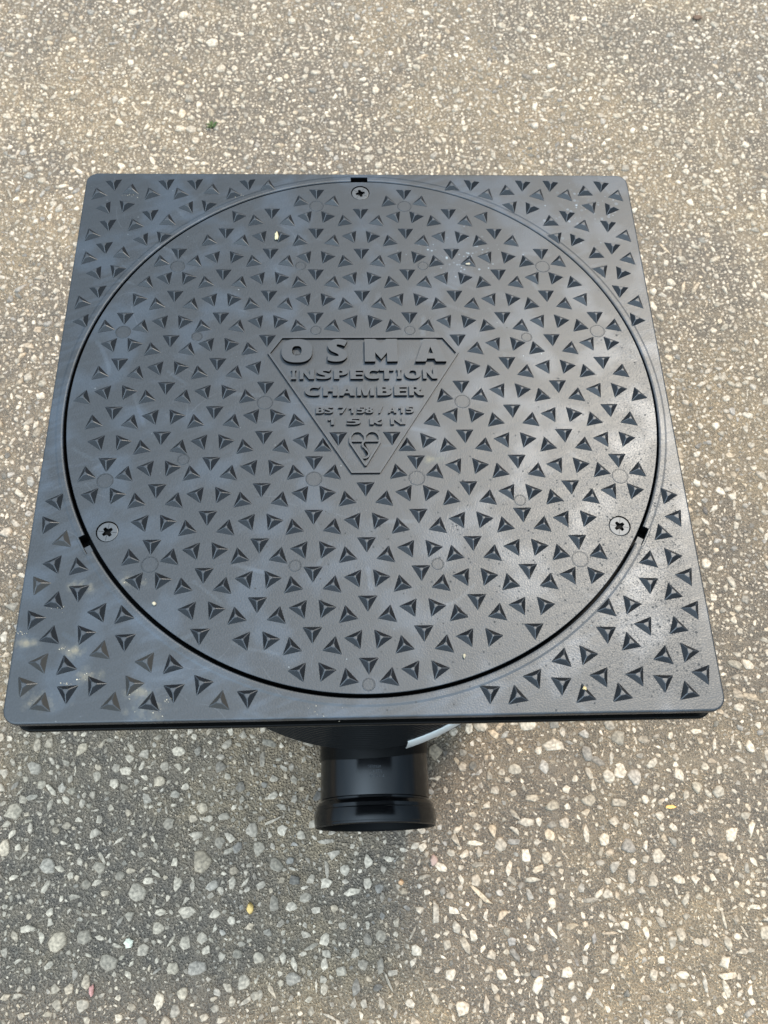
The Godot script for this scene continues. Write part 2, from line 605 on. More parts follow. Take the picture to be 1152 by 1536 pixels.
func make_ground() -> void:
	dusty_noise = noise(FastNoiseLite.TYPE_SIMPLEX, 0.02, 41, 3)
	var st := maker()
	quad(st, Vector3(-30, 0, -30), Vector3(30, 0, -30), Vector3(30, 0, 30), Vector3(-30, 0, 30), Vector3.UP)
	var road := put("asphalt_ground", finish(st), asphalt, self)
	tag(road, "worn brown-grey asphalt ground with pale stone chips showing in the binder", "asphalt", "", "structure")
	# which places are taken, on a 6 mm grid, so that stones do not run into each other
	var taken := {}
	var singles := 0
	for q in BIG_STONES.size() / 4:
		var at := Vector3(BIG_STONES[q * 4] * 0.001, 0.0, BIG_STONES[q * 4 + 1] * 0.001)
		single_stone(road, at, BIG_STONES[q * 4 + 2] * 0.00092, BIG_STONES[q * 4 + 3] * 0.00092, 0.0)
		claim(taken, at.x, at.z, maxf(BIG_STONES[q * 4 + 2], BIG_STONES[q * 4 + 3]) * 0.001)
		singles += 1
	var v := PackedVector3Array()
	var nn := PackedVector3Array()
	var cc := PackedColorArray()
	var ix := PackedInt32Array()
	# sizes from coarse to fine: [stones per square metre, smallest, largest radius]
	for size in [[420.0, 0.0060, 0.0085], [3000.0, 0.0040, 0.0060], [12000.0, 0.0026, 0.0040], [42000.0, 0.0013, 0.0026], [5200.0, 0.0032, 0.0056, 1], [22000.0, 0.0016, 0.0030, 1]]:
		var wide: bool = size[1] > 0.002
		var x0 := -1.4 if wide else -1.0
		var x1 := 1.5 if wide else 1.15
		var z0 := -1.9 if wide else -1.45
		var z1 := 1.0 if wide else 0.65
		if size.size() > 3:          # beyond the chamber the wearing course is stonier
			x0 = -1.3
			x1 = 1.5
			z0 = -1.8
			z1 = 0.1
		for q in int((x1 - x0) * (z1 - z0) * float(size[0])):
			var x := rng.randf_range(x0, x1)
			var z := rng.randf_range(z0, z1)
			var r := rng.randf_range(size[1], size[2])
			if size.size() > 3 and rng.randf() < smoothstep(-0.45, 0.1, z):
				continue
			if r < 0.004 and rng.randf() < 0.38 * smoothstep(-0.05, 0.25, z):
				continue
			if not claim(taken, x, z, r):
				continue
			var long := exp(rng.randfn(0.0, 0.27))
			var rx := r * long
			var rz := r / long
			var seen := in_view(x, z) and (x * x + z * z > 0.04 or z > 0.17)
			if singles < 300 and seen and size[1] > 0.006 and z > -1.2:
				singles += 1
				single_stone(road, Vector3(x, 0, z), rx, rz, rng.randf() * TAU)
			else:
				chip(v, nn, cc, ix, Vector3(x, 0, z), rx, rz, rng.randf() * TAU, r * rng.randf_range(0.14, 0.50), 6 if r > 0.0027 else 5, stone_colour(x, z, smoothstep(0.002, 0.006, r) * 0.6), r > 0.0042)
	var rest := put("stone_chippings", chips_mesh(v, nn, cc, ix), chip_stone, road)
	rest.set_meta("kind", "stuff")


func single_stone(road: Node, at: Vector3, rx: float, rz: float, turn: float) -> void:
	var v := PackedVector3Array()
	var nn := PackedVector3Array()
	var cc := PackedColorArray()
	var ix := PackedInt32Array()
	var r := minf(rx, rz)
	chip(v, nn, cc, ix, Vector3.ZERO, rx, rz, turn, clampf(r * rng.randf_range(0.14, 0.40), 0.0007, 0.0026), 8, stone_colour(at.x, at.z, 0.45), true)
	put("stone", chips_mesh(v, nn, cc, ix), chip_stone, road, Transform3D(Basis(), at))


func claim(taken: Dictionary, x: float, z: float, r: float) -> bool:
	var g := 0.002
	var i0 := floori((x - r * 0.7) / g)
	var i1 := floori((x + r * 0.7) / g)
	var j0 := floori((z - r * 0.7) / g)
	var j1 := floori((z + r * 0.7) / g)
	for j in range(j0, j1 + 1):
		for i in range(i0, i1 + 1):
			if taken.has(Vector2i(i, j)):
				return false
	for j in range(j0, j1 + 1):
		for i in range(i0, i1 + 1):
			taken[Vector2i(i, j)] = true
	return true


# ---------------------------------------------------------------- chamber below the cover

func make_chamber() -> void:
	var o := thing("inspection_chamber", "black ribbed chamber body with a pipe socket, on the asphalt under the square cover", "drain chamber")
	var shell := [Vector2(0.150, 0.001), Vector2(0.196, 0.001), Vector2(0.1995, 0.004), Vector2(0.2035, 0.10), Vector2(0.206, 0.112), Vector2(0.216, 0.142), Vector2(0.2215, 0.152), Vector2(0.2225, 0.158)]
	put("base", lathe(shell, 160), wall_plastic, o)
	var ribs := [Vector2(0.2215, 0.157)]
	var y := 0.160
	while y < 0.436:
		ribs.append_array([Vector2(0.2200, y), Vector2(0.2236, y + 0.0032), Vector2(0.2236, y + 0.0050), Vector2(0.2200, y + 0.0080)])
		y += 0.0100
	put("riser_wall", lathe(ribs, 160), wall_plastic, o)
	var along := Transform3D(Basis(Vector3.RIGHT, PI / 2.0), Vector3(0.0112, 0.072, 0.0))
	var barrel := [Vector2(0.0580, 0.17), Vector2(0.0585, 0.215), Vector2(0.0588, 0.2615), Vector2(0.0584, 0.2625), Vector2(0.0572, 0.2632), Vector2(0.0572, 0.2650), Vector2(0.0590, 0.2658), Vector2(0.0605, 0.2662)]
	put("pipe_socket", lathe(barrel, 128), gloss_plastic, o, along)
	var rim := [Vector2(0.0600, 0.2660), Vector2(0.0612, 0.2664), Vector2(0.0628, 0.2690), Vector2(0.0634, 0.2700), Vector2(0.0635, 0.2735), Vector2(0.0648, 0.2741), Vector2(0.0649, 0.2743), Vector2(0.0651, 0.2748), Vector2(0.0651, 0.2862), Vector2(0.0650, 0.2872), Vector2(0.0646, 0.2878), Vector2(0.0646, 0.2884), Vector2(0.0645, 0.2898), Vector2(0.0636, 0.2905)]
	var mouth := [Vector2(0.0636, 0.2905), Vector2(0.0585, 0.2905), Vector2(0.0575, 0.2895), Vector2(0.0560, 0.2860), Vector2(0.0555, 0.20), Vector2(0.0, 0.199)]
	put("socket_rim", lathe(rim, 128), gloss_plastic, o, along)
	put("socket_mouth", lathe(mouth, 96), shade_black, o, along)
	# the saddle where the socket leaves the wall
	var st := maker(true)
	var rows := []
	for q in [[0.0594, -0.05], [0.0594, -0.0008], [0.0592, -0.0002], [0.0588, 0.0], [0.0575, 0.0]]:
		var row := PackedVector3Array()
		for i in 96:
			var t := TAU * i / 96.0
			var p := Vector2(cos(t), sin(t)) * float(q[0])
			var reach := sqrt(0.2275 * 0.2275 - (p.x + 0.0112) * (p.x + 0.0112)) - maxf(0.0, -p.y) * 0.25
			row.append(Vector3(p.x, reach + float(q[1]), -p.y))
		rows.append(row)
	for row: PackedVector3Array in rows:
		row.reverse()
	skin(st, rows)
	put("socket_collar", finish(st), wall_plastic, o, along)
	# three short rows of tiny raised characters on top of the socket, too small to read
	var text := maker()
	var roll := RandomNumberGenerator.new()
	roll.seed = 12
	for line in 3:
		var x := -0.0075 + 0.001 * line
		while x < 0.0085 - 0.0012 * (2 - line):
			var w := roll.randf_range(0.0006, 0.0012)
			if roll.randf() < 0.85:
				var z := 0.2345 + line * 0.0048
				var yy := sqrt(0.0588 * 0.0588 - x * x)
				for part in 2:
					var zz := z + part * 0.0014 + roll.randf_range(-0.0003, 0.0003)
					var tall := roll.randf_range(0.0005, 0.0012)
					box(text, Vector3(x, yy - 0.0002, zz), Vector3(w * 0.5, 0.0005, tall * 0.5))
			x += w + 0.0005
	put("moulded_lettering", finish(text), mark_plastic, o, Transform3D(Basis(), Vector3(0.0112, 0.072, 0.0)))


func box(st: SurfaceTool, c: Vector3, h: Vector3) -> void:
	for axis in 3:
		for s: float in [-1.0, 1.0]:
			var n := Vector3.ZERO
			n[axis] = s
			var u := Vector3.ZERO
			u[(axis + 1) % 3] = h[(axis + 1) % 3]
			var w := Vector3.ZERO
			w[(axis + 2) % 3] = h[(axis + 2) % 3]
			var m := c + n * h[axis]
			quad(st, m - u - w, m + u - w, m + u + w, m - u + w, n)


func make_strap() -> void:
	var o := thing("white_strap", "white plastic strap wrapped round the chamber wall beside the pipe socket", "strap")
	var st := maker(true)
	var rows := []
	for q in [[0.2240, 0.148], [0.2246, 0.1480], [0.2250, 0.1486], [0.2252, 0.1855], [0.2248, 0.1862], [0.2236, 0.1862]]:
		var row := PackedVector3Array()
		for i in 41:
			var t := PI / 2.0 - deg_to_rad(10.8 + i * 2.0)
			row.append(Vector3(q[0] * cos(t), q[1] + 0.005 * i, q[0] * sin(t)))
		row.reverse()
		rows.append(row)
	skin(st, rows, false)
	var m := plain(Color(0.40, 0.395, 0.37), 0.6)
	put("band", finish(st), m, o)


# ---------------------------------------------------------------- square frame

func square_at(a: float, half: float, corner: float) -> Vector2:
	var c := Vector2(cos(a), sin(a))
	var p := c * (half / maxf(absf(c.x), absf(c.y)))
	var k := half - corner
	if absf(p.x) > k and absf(p.y) > k:
		var m := Vector2(signf(c.x), signf(c.y)) * k
		var b := c.dot(m)
		p = c * (b + sqrt(maxf(b * b - m.length_squared() + corner * corner, 0.0)))
	return p


func make_frame() -> void:
	var o := thing("square_frame", "black plastic square frame with raised triangular studs in its corners, holding the round lid", "frame", Vector3(0, TOP, FRAME_Z))
	var notches := [deg_to_rad(-90.25), deg_to_rad(149.9), deg_to_rad(29.6)]
	var wide := 0.0319
	var angles := []
	for i in 720:
		angles.append(-PI + TAU * i / 720.0)
	for q in 4:
		for i in 17:
			angles.append(wrapf(PI / 4.0 + q * PI / 2.0 + (i - 8) * 0.0045 + 0.001, -PI, PI))
	for a: float in notches:
		for s: float in [-1.0, 1.0]:
			angles.append(wrapf(a + s * wide, -PI, PI))
			angles.append(wrapf(a + s * (wide + 0.0004), -PI, PI))
	angles.sort()
	var shift := Vector2(0.0001, 0.0009 - FRAME_Z)
	var st := maker()
	var side := maker()
	var rows := []
	for q in [[0.012, -0.031], [0.0012, -0.031], [0.0002, -0.0303], [0.0, -0.0295], [0.0, -0.0268], [0.0004, -0.0260], [0.0012, -0.0256], [0.0065, -0.0256], [0.0065, -0.0064], [0.0006, -0.0064], [0.0, -0.0058], [0.0, -0.0014], [0.00025, -0.0007], [0.0007, -0.00025], [0.0014, 0.0]]:
		var row := PackedVector3Array()
		for a: float in angles:
			var p := square_at(a, HALF - float(q[0]), 0.0105 - minf(float(q[0]), 0.006))
			row.append(Vector3(p.x, q[1], p.y))
		rows.append(row)
	for q in [[0.0062, 0.0], [0.0046, 0.0003], [0.0016, 0.0003], [0.0005, 0.0001], [0.0, -0.0006]]:
		rows.append(seat_row(angles, notches, wide, shift, q[0], q[1]))
	var seat := maker()
	var low := []
	for q in [[0.0, -0.0006], [0.0, -0.0120], [-0.0180, -0.0120]]:
		low.append(seat_row(angles, notches, wide, shift, q[0], q[1]))
	skin(seat, low)
	skin(st, rows.slice(10))
	put("frame_plate", finish(st), cover_plastic, o)
	skin(side, rows.slice(0, 11))
	put("skirt", finish(side), wall_plastic, o)
	put("lid_seat", finish(seat), shade_black, o)
	# grey latch lugs lying in two of the notches
	for q in [[149.9 - 1.35, 1.0], [29.6 + 1.35, -1.0]]:
		var lug := maker()
		box(lug, Vector3(0.2365, -0.0022, 0), Vector3(0.0022, 0.0016, 0.0036))
		put("latch_lug", finish(lug), mark_plastic, o, Transform3D(Basis(Vector3.UP, -deg_to_rad(q[0])), Vector3(0, 0, shift.y)))
	var studs := [Vector3(-220.3, -232.3, 51), Vector3(-233.0, -219.8, -19), Vector3(-204.4, -224.4, 2), Vector3(-225.1, -204.1, 27), Vector3(-207.5, -206.8, -45), Vector3(-186.4, -220.2, -22), Vector3(-173.5, -232.8, 51), Vector3(-161.1, -220.4, -22), Vector3(-148.1, -233.1, 52), Vector3(-152.9, -204.8, 27), Vector3(-184.7, -196.8, 50), Vector3(-169.1, -189.0, 2), Vector3(-197.6, -184.2, -21), Vector3(-189.3, -168.5, 28), Vector3(-172.0, -171.2, -44), Vector3(-220.5, -185.6, 51), Vector3(-233.7, -172.9, -22), Vector3(-220.8, -160.3, 50), Vector3(-233.5, -147.4, -21), Vector3(-205.2, -152.6, 3), Vector3(-225.3, -131.8, 27), Vector3(-208.0, -134.5, -45), Vector3(-221.1, -113.3, 50), Vector3(-233.6, -100.4, -22), Vector3(-230.2, -81.9, 27), Vector3(-132.7, -224.9, 3), Vector3(-135.4, -207.3, -44), Vector3(-114.3, -220.6, -20), Vector3(-101.1, -233.2, 51), Vector3(-82.7, -229.8, 3)]
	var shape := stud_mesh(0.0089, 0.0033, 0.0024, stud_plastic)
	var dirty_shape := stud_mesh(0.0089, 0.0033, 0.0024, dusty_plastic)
	for s: Vector3 in studs:
		for mz: float in [1.0, -1.0]:
			for mx: float in [1.0, -1.0]:
				var a := s.z
				if mx < 0.0:
					a = -a
				if mz < 0.0:
					a = 60.0 - a if mx > 0.0 else -60.0 - a
				var at := Vector3(s.x * mx, 0.0, s.y * mz) * 0.001
				var dirty := mz < 0.0 and mx > 0.0 and rng.randf() < 0.28
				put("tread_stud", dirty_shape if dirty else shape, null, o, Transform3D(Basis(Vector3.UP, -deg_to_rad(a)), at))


func seat_row(angles: Array, notches: Array, wide: float, shift: Vector2, out: float, y: float) -> PackedVector3Array:
	var row := PackedVector3Array()
	for a: float in angles:
		var r := HOLE + out
		for n: float in notches:
			if absf(wrapf(a - n, -PI, PI)) < wide + 0.0001 and out > -0.001:
				r = maxf(r, HOLE + 0.0047 + out * 0.3)
		row.append(Vector3(r * cos(a) + shift.x, y, r * sin(a) + shift.y))
	return row


func three_corners(r: float, cut: float) -> PackedVector2Array:
	var v := []
	for k in 3:
		var a := k * TAU / 3.0
		v.append(Vector2(sin(a), -cos(a)) * r)
	var out := PackedVector2Array()
	for k in 3:
		var to_last: Vector2 = (v[(k + 2) % 3] - v[k]).normalized() * cut
		var to_next: Vector2 = (v[(k + 1) % 3] - v[k]).normalized() * cut
		out.append(v[k] + to_last)
		out.append(v[k] + to_next)
	return out


# a raised three-sided stud with a small pale flat on top and flanks painted dark as shade; one corner points to -z
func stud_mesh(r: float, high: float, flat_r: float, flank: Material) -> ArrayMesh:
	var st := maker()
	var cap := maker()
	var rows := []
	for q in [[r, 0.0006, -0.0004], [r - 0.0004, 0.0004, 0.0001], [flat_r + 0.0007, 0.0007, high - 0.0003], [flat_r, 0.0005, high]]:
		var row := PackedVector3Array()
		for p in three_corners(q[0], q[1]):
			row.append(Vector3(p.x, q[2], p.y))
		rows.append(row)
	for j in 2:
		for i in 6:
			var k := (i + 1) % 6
			# arrises take the pale top tone, a painted ridge highlight
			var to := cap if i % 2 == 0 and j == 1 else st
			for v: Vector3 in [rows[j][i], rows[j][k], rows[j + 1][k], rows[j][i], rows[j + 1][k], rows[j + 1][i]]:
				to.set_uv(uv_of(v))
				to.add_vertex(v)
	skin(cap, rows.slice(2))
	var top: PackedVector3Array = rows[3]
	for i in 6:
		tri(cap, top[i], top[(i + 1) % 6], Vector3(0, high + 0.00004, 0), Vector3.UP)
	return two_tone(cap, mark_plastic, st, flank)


# ---------------------------------------------------------------- round lid

func make_lid() -> void:
	var o := thing("round_lid", "round black plastic lid covered in triangular studs with a lettered panel and three screws", "lid", Vector3(0, TOP, 0))
	var screws: Array[Vector2] = []
	for k in 3:
		var a := k * TAU / 3.0
		screws.append(Vector2(sin(a), -cos(a)) * 0.2195)
	# the disc, with a countersunk hole for each screw
	var st := maker()
	var centre := Vector2(0.0006, 0.0)
	var outline := ring_points(360, LID - 0.0005, centre)
	var poly := outline
	for s in screws:
		poly = with_hole(poly, ring_points(40, 0.0083, s), s.normalized())
	flat(st, poly, 0.0)
	var rows := []
	for q in [[LID - 0.001, -0.0115], [LID, -0.0105], [LID, -0.0006], [LID - 0.0002, -0.0002], [LID - 0.0005, 0.0]]:
		var row := PackedVector3Array()
		for p in ring_points(360, q[0], centre):
			row.append(Vector3(p.x, q[1], p.y))
		rows.append(row)
	skin(st, rows.slice(3))
	var edge := maker()
	skin(edge, rows.slice(0, 4))
	for s in screws:
		var cone := []
		for q in [[0.0083, 0.0], [0.0081, -0.0004], [0.0079, -0.0032], [0.0, -0.0032]]:
			var row := PackedVector3Array()
			for p in ring_points(40, maxf(q[0], 0.0001), s):
				row.append(Vector3(p.x, q[1], p.y))
			cone.append(row)
		skin(edge, cone)
	put("disc", finish(st), cover_plastic, o)
	put("disc_edge", finish(edge), shade_black, o)
	make_studs(o, screws)
	# round moulding marks, large and small
	var big := mark_mesh(0.0060)
	var small := mark_mesh(0.0043)
	for n: Vector2 in [Vector2(-1, 0), Vector2(1, 0), Vector2(-4, 3), Vector2(4, 3), Vector2(-5, 6), Vector2(5, 6), Vector2(-2, 9), Vector2(2, 9), Vector2(-5, 12), Vector2(5, 12), Vector2(-1, 12), Vector2(1, 12), Vector2(-4, 15), Vector2(4, 15)]:
		put("moulding_mark", big, cover_plastic, o, Transform3D(Basis(), node_at(n.x, n.y)))
	for p: Vector2 in [Vector2(-52.4, -136.7), Vector2(-38.8, -69.5), Vector2(-136.0, -63.4), Vector2(53.0, -136.8), Vector2(39.1, -69.2), Vector2(136.0, -62.0), Vector2(-139.0, 50.3), Vector2(-52.3, 138.2), Vector2(116.9, 87.5), Vector2(51.6, 138.3), Vector2(-0.4, 226.0)]:
		put("moulding_mark", small, cover_plastic, o, Transform3D(Basis(), Vector3(p.x, 0, p.y) * 0.001))
	make_panel(o)
	for k in 3:
		make_screw(o, screws[k], [0.25, 0.6, 0.68][k])


func node_at(i: float, j: float) -> Vector3:
	return Vector3(i * LATTICE / 2.0, 0, (j - 9.0) * LATTICE / sqrt(3.0) / 2.0)


const EXTRA := [Vector3(-20.6, 31.6, 180), Vector3(21.2, 31.6, 180), Vector3(-32.5, 40.3, 0), Vector3(32.9, 40.5, 0)]
const PANEL := [Vector2(-66.4, -61.2), Vector2(66.0, -61.2), Vector2(77.0, -45.6), Vector2(10.9, 63.2), Vector2(-10.0, 63.2), Vector2(-76.6, -45.6)]


func make_studs(o: Node3D, screws: Array[Vector2]) -> void:
	var inside := PackedVector2Array()
	for p: Vector2 in PANEL:
		inside.append(p * 0.001)
	var places := []
	for i in range(-7, 8):
		for j in range(-3, 22):
			if posmod(i + j, 2) == 0:
				continue
			var c := node_at(i, j)
			for k in 5:
				var a := deg_to_rad(72.0 * k)
				places.append([c + Vector3(sin(a), 0, -cos(a)) * 0.0153, a + PI])
	var fit := []
	for p in places:
		var at: Vector3 = p[0]
		var q := Vector2(at.x, at.z)
		var ok := true
		for v in three_corners(0.0081, 0.0):
			var w := v.rotated(p[1]) + q
			if w.length() > 0.2293:
				ok = false
		for s in screws:
			if q.distance_to(s) < 0.0185:
				ok = false
		for v in three_corners(0.0066, 0.0):
			if Geometry2D.is_point_in_polygon(v.rotated(p[1]) + q, inside):
				ok = false
		if ok:
			fit.append(p)
	# four studs of their own beside the heart emblem
	for e in EXTRA:
		fit.append([Vector3(e.x, 0, e.y) * 0.001, deg_to_rad(e.z)])
	fit.sort_custom(func(a, b): return a[0].z > b[0].z)
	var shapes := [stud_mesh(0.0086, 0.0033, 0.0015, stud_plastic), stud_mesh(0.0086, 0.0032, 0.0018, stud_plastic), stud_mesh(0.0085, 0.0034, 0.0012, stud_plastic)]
	var rest := [SurfaceTool.new(), SurfaceTool.new()]
	rest[0].begin(Mesh.PRIMITIVE_TRIANGLES)
	rest[1].begin(Mesh.PRIMITIVE_TRIANGLES)
	var n := 0
	for p in fit:
		var t := Transform3D(Basis(Vector3.UP, -float(p[1])), p[0])
		var shape: ArrayMesh = shapes[rng.randi() % 3]
		if n < 300:
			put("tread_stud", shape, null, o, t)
		else:
			rest[0].append_from(shape, 0, t)
			rest[1].append_from(shape, 1, t)
		n += 1
	if n > 300:
		var joined: ArrayMesh = rest[1].commit(rest[0].commit())
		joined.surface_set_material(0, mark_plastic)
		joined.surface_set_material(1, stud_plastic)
		put("far_tread_studs", joined, null, o).set_meta("kind", "stuff")


func mark_mesh(r: float) -> ArrayMesh:
	var st := maker()
	var rows := []
	for q in [[r + 0.0003, -0.0002], [r + 0.0003, 0.0001], [r, 0.00035], [r - 0.0004, 0.00035], [r - 0.0006, 0.00008]]:
		var row := PackedVector3Array()
		for p in ring_points(40, q[0]):
			row.append(Vector3(p.x, q[1], p.y))
		rows.append(row)
	skin(st, rows)
	var top: PackedVector3Array = rows[4]
	for i in 40:
		tri(st, top[i], top[(i + 1) % 40], Vector3(0, 0.00008, 0), Vector3.UP)
	return finish(st)


func make_screw(o: Node3D, at: Vector2, turn: float) -> void:
	var st := maker()
	var r := 0.0076
	var cross := PackedVector2Array()
	var arm := 0.0041
	var wide := 0.00105
	for k in 4:
		var a := k * PI / 2.0
		for p: Vector2 in [Vector2(arm, -wide), Vector2(arm, wide), Vector2(wide * 1.5, wide * 1.5)]:
			cross.append(p.rotated(a))
	var poly := with_hole(ring_points(48, r - 0.0004), cross, Vector2(1, 0))
	flat(st, poly, 0.0)
	var pit := maker()
	wall(pit, cross, -0.0024, 0.0, true)
	var floor_poly := cross.duplicate()
	flat(pit, floor_poly, -0.0024)
	var rows := []
	for q in [[0.0060, -0.0020], [r, -0.0004], [r - 0.0001, -0.0001], [r - 0.0004, 0.0]]:
		var row := PackedVector3Array()
		for p in ring_points(48, q[0]):
			row.append(Vector3(p.x, q[1], p.y))
		rows.append(row)
	skin(st, rows)
	var s := put("screw", two_tone(st, zinc, pit, shade_black), null, o, Transform3D(Basis(Vector3.UP, turn), Vector3(at.x, -0.0005, at.y)))
	# the four fine tick marks between the arms
	for k in 4:
		var tick := maker()
		box(tick, Vector3(0.0046, 0.0, 0), Vector3(0.0022, 0.00006, 0.00012))
		put("tick_mark", finish(tick), shade_black, s, Transform3D(Basis(Vector3.UP, PI / 4.0 + k * PI / 2.0), Vector3.ZERO))


# ---------------------------------------------------------------- lettered panel

func raised(called: String, polys: Array, high: float, parent: Node, m: Material) -> MeshInstance3D:
	var st := maker()
	var side := maker()
	var lift := 0.0
	for p: PackedVector2Array in polys:
		flat(st, p, high + lift)
		wall(side, p, -0.0002, high + lift)
		lift += 0.00002
	return put(called, two_tone(st, m, side, shade_black), null, parent)  # side walls near-black, shade put into their colour


func scaled(p: PackedVector2Array, cx: float, w: float, z0: float, z1: float) -> PackedVector2Array:
	var out := PackedVector2Array()
	for q in p:
		out.append(Vector2(cx + (q.x - 0.5) * w, z1 + (z0 - z1) * q.y) * 0.001)
	return out


func make_panel(o: Node3D) -> void:
	# raised border line
	var mid := PackedVector2Array()
	for p: Vector2 in PANEL:
		mid.append(p * 0.001)
	var outer: PackedVector2Array = Geometry2D.offset_polygon(mid, 0.0009, Geometry2D.JOIN_MITER)[0]
	var inner: PackedVector2Array = Geometry2D.offset_polygon(mid, -0.0009, Geometry2D.JOIN_MITER)[0]
	var st := maker()
	flat(st, with_hole(outer, inner, Vector2(1, 0.01).normalized()), 0.0018)
	var side := maker()
	wall(side, outer, -0.0002, 0.0018)
	wall(side, inner, -0.0002, 0.0018, true)
	put("panel_border", two_tone(st, mark_plastic, side, shade_black), null, o)  # border sides painted as if in shade
	# the four large letters
	var oo := PackedVector2Array()
	var hole := PackedVector2Array()
	for i in 48:
		var t := TAU * i / 48.0
		var c := Vector2(signf(cos(t)) * pow(absf(cos(t)), 0.78), signf(sin(t)) * pow(absf(sin(t)), 0.78))
		oo.append(Vector2(0.5, 0.5) + c * 0.5)
		hole.append(Vector2(0.5, 0.5) + Vector2(c.x * 0.155, c.y * 0.20))
	letter_with_hole(o, scaled(oo, -53.9, 25.0, -58.4, -35.7), scaled(hole, -53.9, 25.0, -58.4, -35.7))
	var em := PackedVector2Array([Vector2(0, 0), Vector2(0, 1), Vector2(0.33, 1), Vector2(0.5, 0.80), Vector2(0.67, 1), Vector2(1, 1), Vector2(1, 0), Vector2(0.68, 0), Vector2(0.68, 0.40), Vector2(0.5, 0.10), Vector2(0.32, 0.40), Vector2(0.32, 0)])
	raised("raised_letter", [scaled(em, 14.5, 26.6, -58.3, -36.3)], 0.0030, o, mark_plastic)
	var ay := PackedVector2Array([Vector2(0, 0), Vector2(0.29, 1), Vector2(0.71, 1), Vector2(1, 0), Vector2(0.66, 0), Vector2(0.62, 0.13), Vector2(0.38, 0.13), Vector2(0.34, 0)])
	letter_with_hole(o, scaled(ay, 54.9, 25.2, -58.2, -36.2), scaled(PackedVector2Array([Vector2(0.5, 0.66), Vector2(0.42, 0.36), Vector2(0.58, 0.36)]), 54.9, 25.2, -58.2, -36.2))
	glyph(o, "S", -20.9, 16.0, -58.4, -36.4, 0.0030, 1.1)
	# smaller lines: character, centre, width
	for q in [["I", -56.1, 4.0], ["N", -45.5, 11.6], ["S", -31.9, 11.7], ["P", -18.3, 11.2], ["E", -5.6, 10.3], ["C", 6.9, 12.0], ["T", 18.6, 11.2], ["I", 28.6, 3.9], ["O", 39.6, 13.0], ["N", 53.6, 11.6]]:
		glyph(o, q[0], q[1], q[2], -30.0, -20.2, 0.0024, 0.7)
	for q in [["C", -40.8, 12.2], ["H", -26.8, 11.3], ["A", -13.5, 12.4], ["M", 1.4, 13.6], ["B", 16.4, 11.6], ["E", 29.2, 10.2], ["R", 41.9, 11.7]]:
		glyph(o, q[0], q[1], q[2], -14.1, -4.6, 0.0024, 0.7)
	for q in [["B", -34.8, 6.6], ["S", -27.8, 6.6], ["7", -17.2, 6.3], ["1", -10.4, 3.6], ["5", -2.7, 6.2], ["8", 4.0, 6.3], ["/", 12.9, 3.4], ["A", 22.0, 6.6], ["1", 28.7, 3.4], ["5", 36.0, 6.5]]:
		glyph(o, q[0], q[1], q[2], 5.2, 11.4, 0.0020, 0.35)
	for q in [["1", -26.4, 5.0], ["5", -8.5, 11.0], ["k", 9.0, 9.7], ["N", 26.3, 11.5]]:
		glyph(o, q[0], q[1], q[2], 15.6, 21.7, 0.0020, 0.35)
	make_heart(o)


func letter_with_hole(o: Node3D, outer: PackedVector2Array, hole: PackedVector2Array) -> void:
	var st := maker()
	flat(st, with_hole(outer, hole, Vector2(1, 0.03).normalized()), 0.0030)
	var side := maker()
	wall(side, outer, -0.0002, 0.0030)
	wall(side, hole, -0.0002, 0.0030, true)
	put("raised_letter", two_tone(st, mark_plastic, side, shade_black), null, o)  # letter sides carry painted shade


var fonts := {}


# one raised character fitted to its box (millimetres on the lid)
func glyph(o: Node3D, c: String, cx: float, w: float, z0: float, z1: float, high: float, bold: float) -> void:
	if not fonts.has(bold):
		var sys := SystemFont.new()
		sys.font_names = PackedStringArray(["Droid Sans"])
		sys.font_weight = 700
		var f := FontVariation.new()
		f.base_font = sys
		f.variation_embolden = bold
		fonts[bold] = f
	var t := TextMesh.new()
	t.font = fonts[bold]
	t.text = c
	t.font_size = 64
	t.pixel_size = 0.01
	t.curve_step = 2.0
	t.depth = 1.0
	var box_of := t.get_aabb()
	var sx := w * 0.001 / box_of.size.x
	var sy := (z1 - z0) * 0.001 / box_of.size.y
	var basis_of := Basis(Vector3(sx, 0, 0), Vector3(0, 0, -sy), Vector3(0, high, 0))
	var mid := box_of.get_center()
	var shift := Vector3(0, high * 0.5 - 0.0001, 0) - basis_of * Vector3(mid.x, mid.y, 0)
	var top := maker()
	var side := maker()
	for n in t.get_surface_count():
		var arr := t.surface_get_arrays(n)
		var v: PackedVector3Array = arr[Mesh.ARRAY_VERTEX]
		var nn: PackedVector3Array = arr[Mesh.ARRAY_NORMAL]
		var ix: PackedInt32Array = arr[Mesh.ARRAY_INDEX]
		for i in range(0, ix.size(), 3):
			var nz := nn[ix[i]].z
			if nz < -0.5:
				continue
			var out := basis_of * nn[ix[i]]
			tri(top if nz > 0.5 else side, basis_of * v[ix[i]] + shift, basis_of * v[ix[i + 1]] + shift, basis_of * v[ix[i + 2]] + shift, out)
	put("raised_letter", two_tone(top, mark_plastic, side, shade_black), null, o, Transform3D(Basis(), Vector3(cx, 0, (z0 + z1) / 2.0) * 0.001))  # character sides darkened in colour to stand for shade


func arc(c: Vector2, r: Vector2, a0: float, a1: float, n: int) -> PackedVector2Array:
	var p := PackedVector2Array()
	for i in n + 1:
		var a := deg_to_rad(lerpf(a0, a1, float(i) / n))
		p.append(c + Vector2(cos(a) * r.x, sin(a) * r.y))
	return p


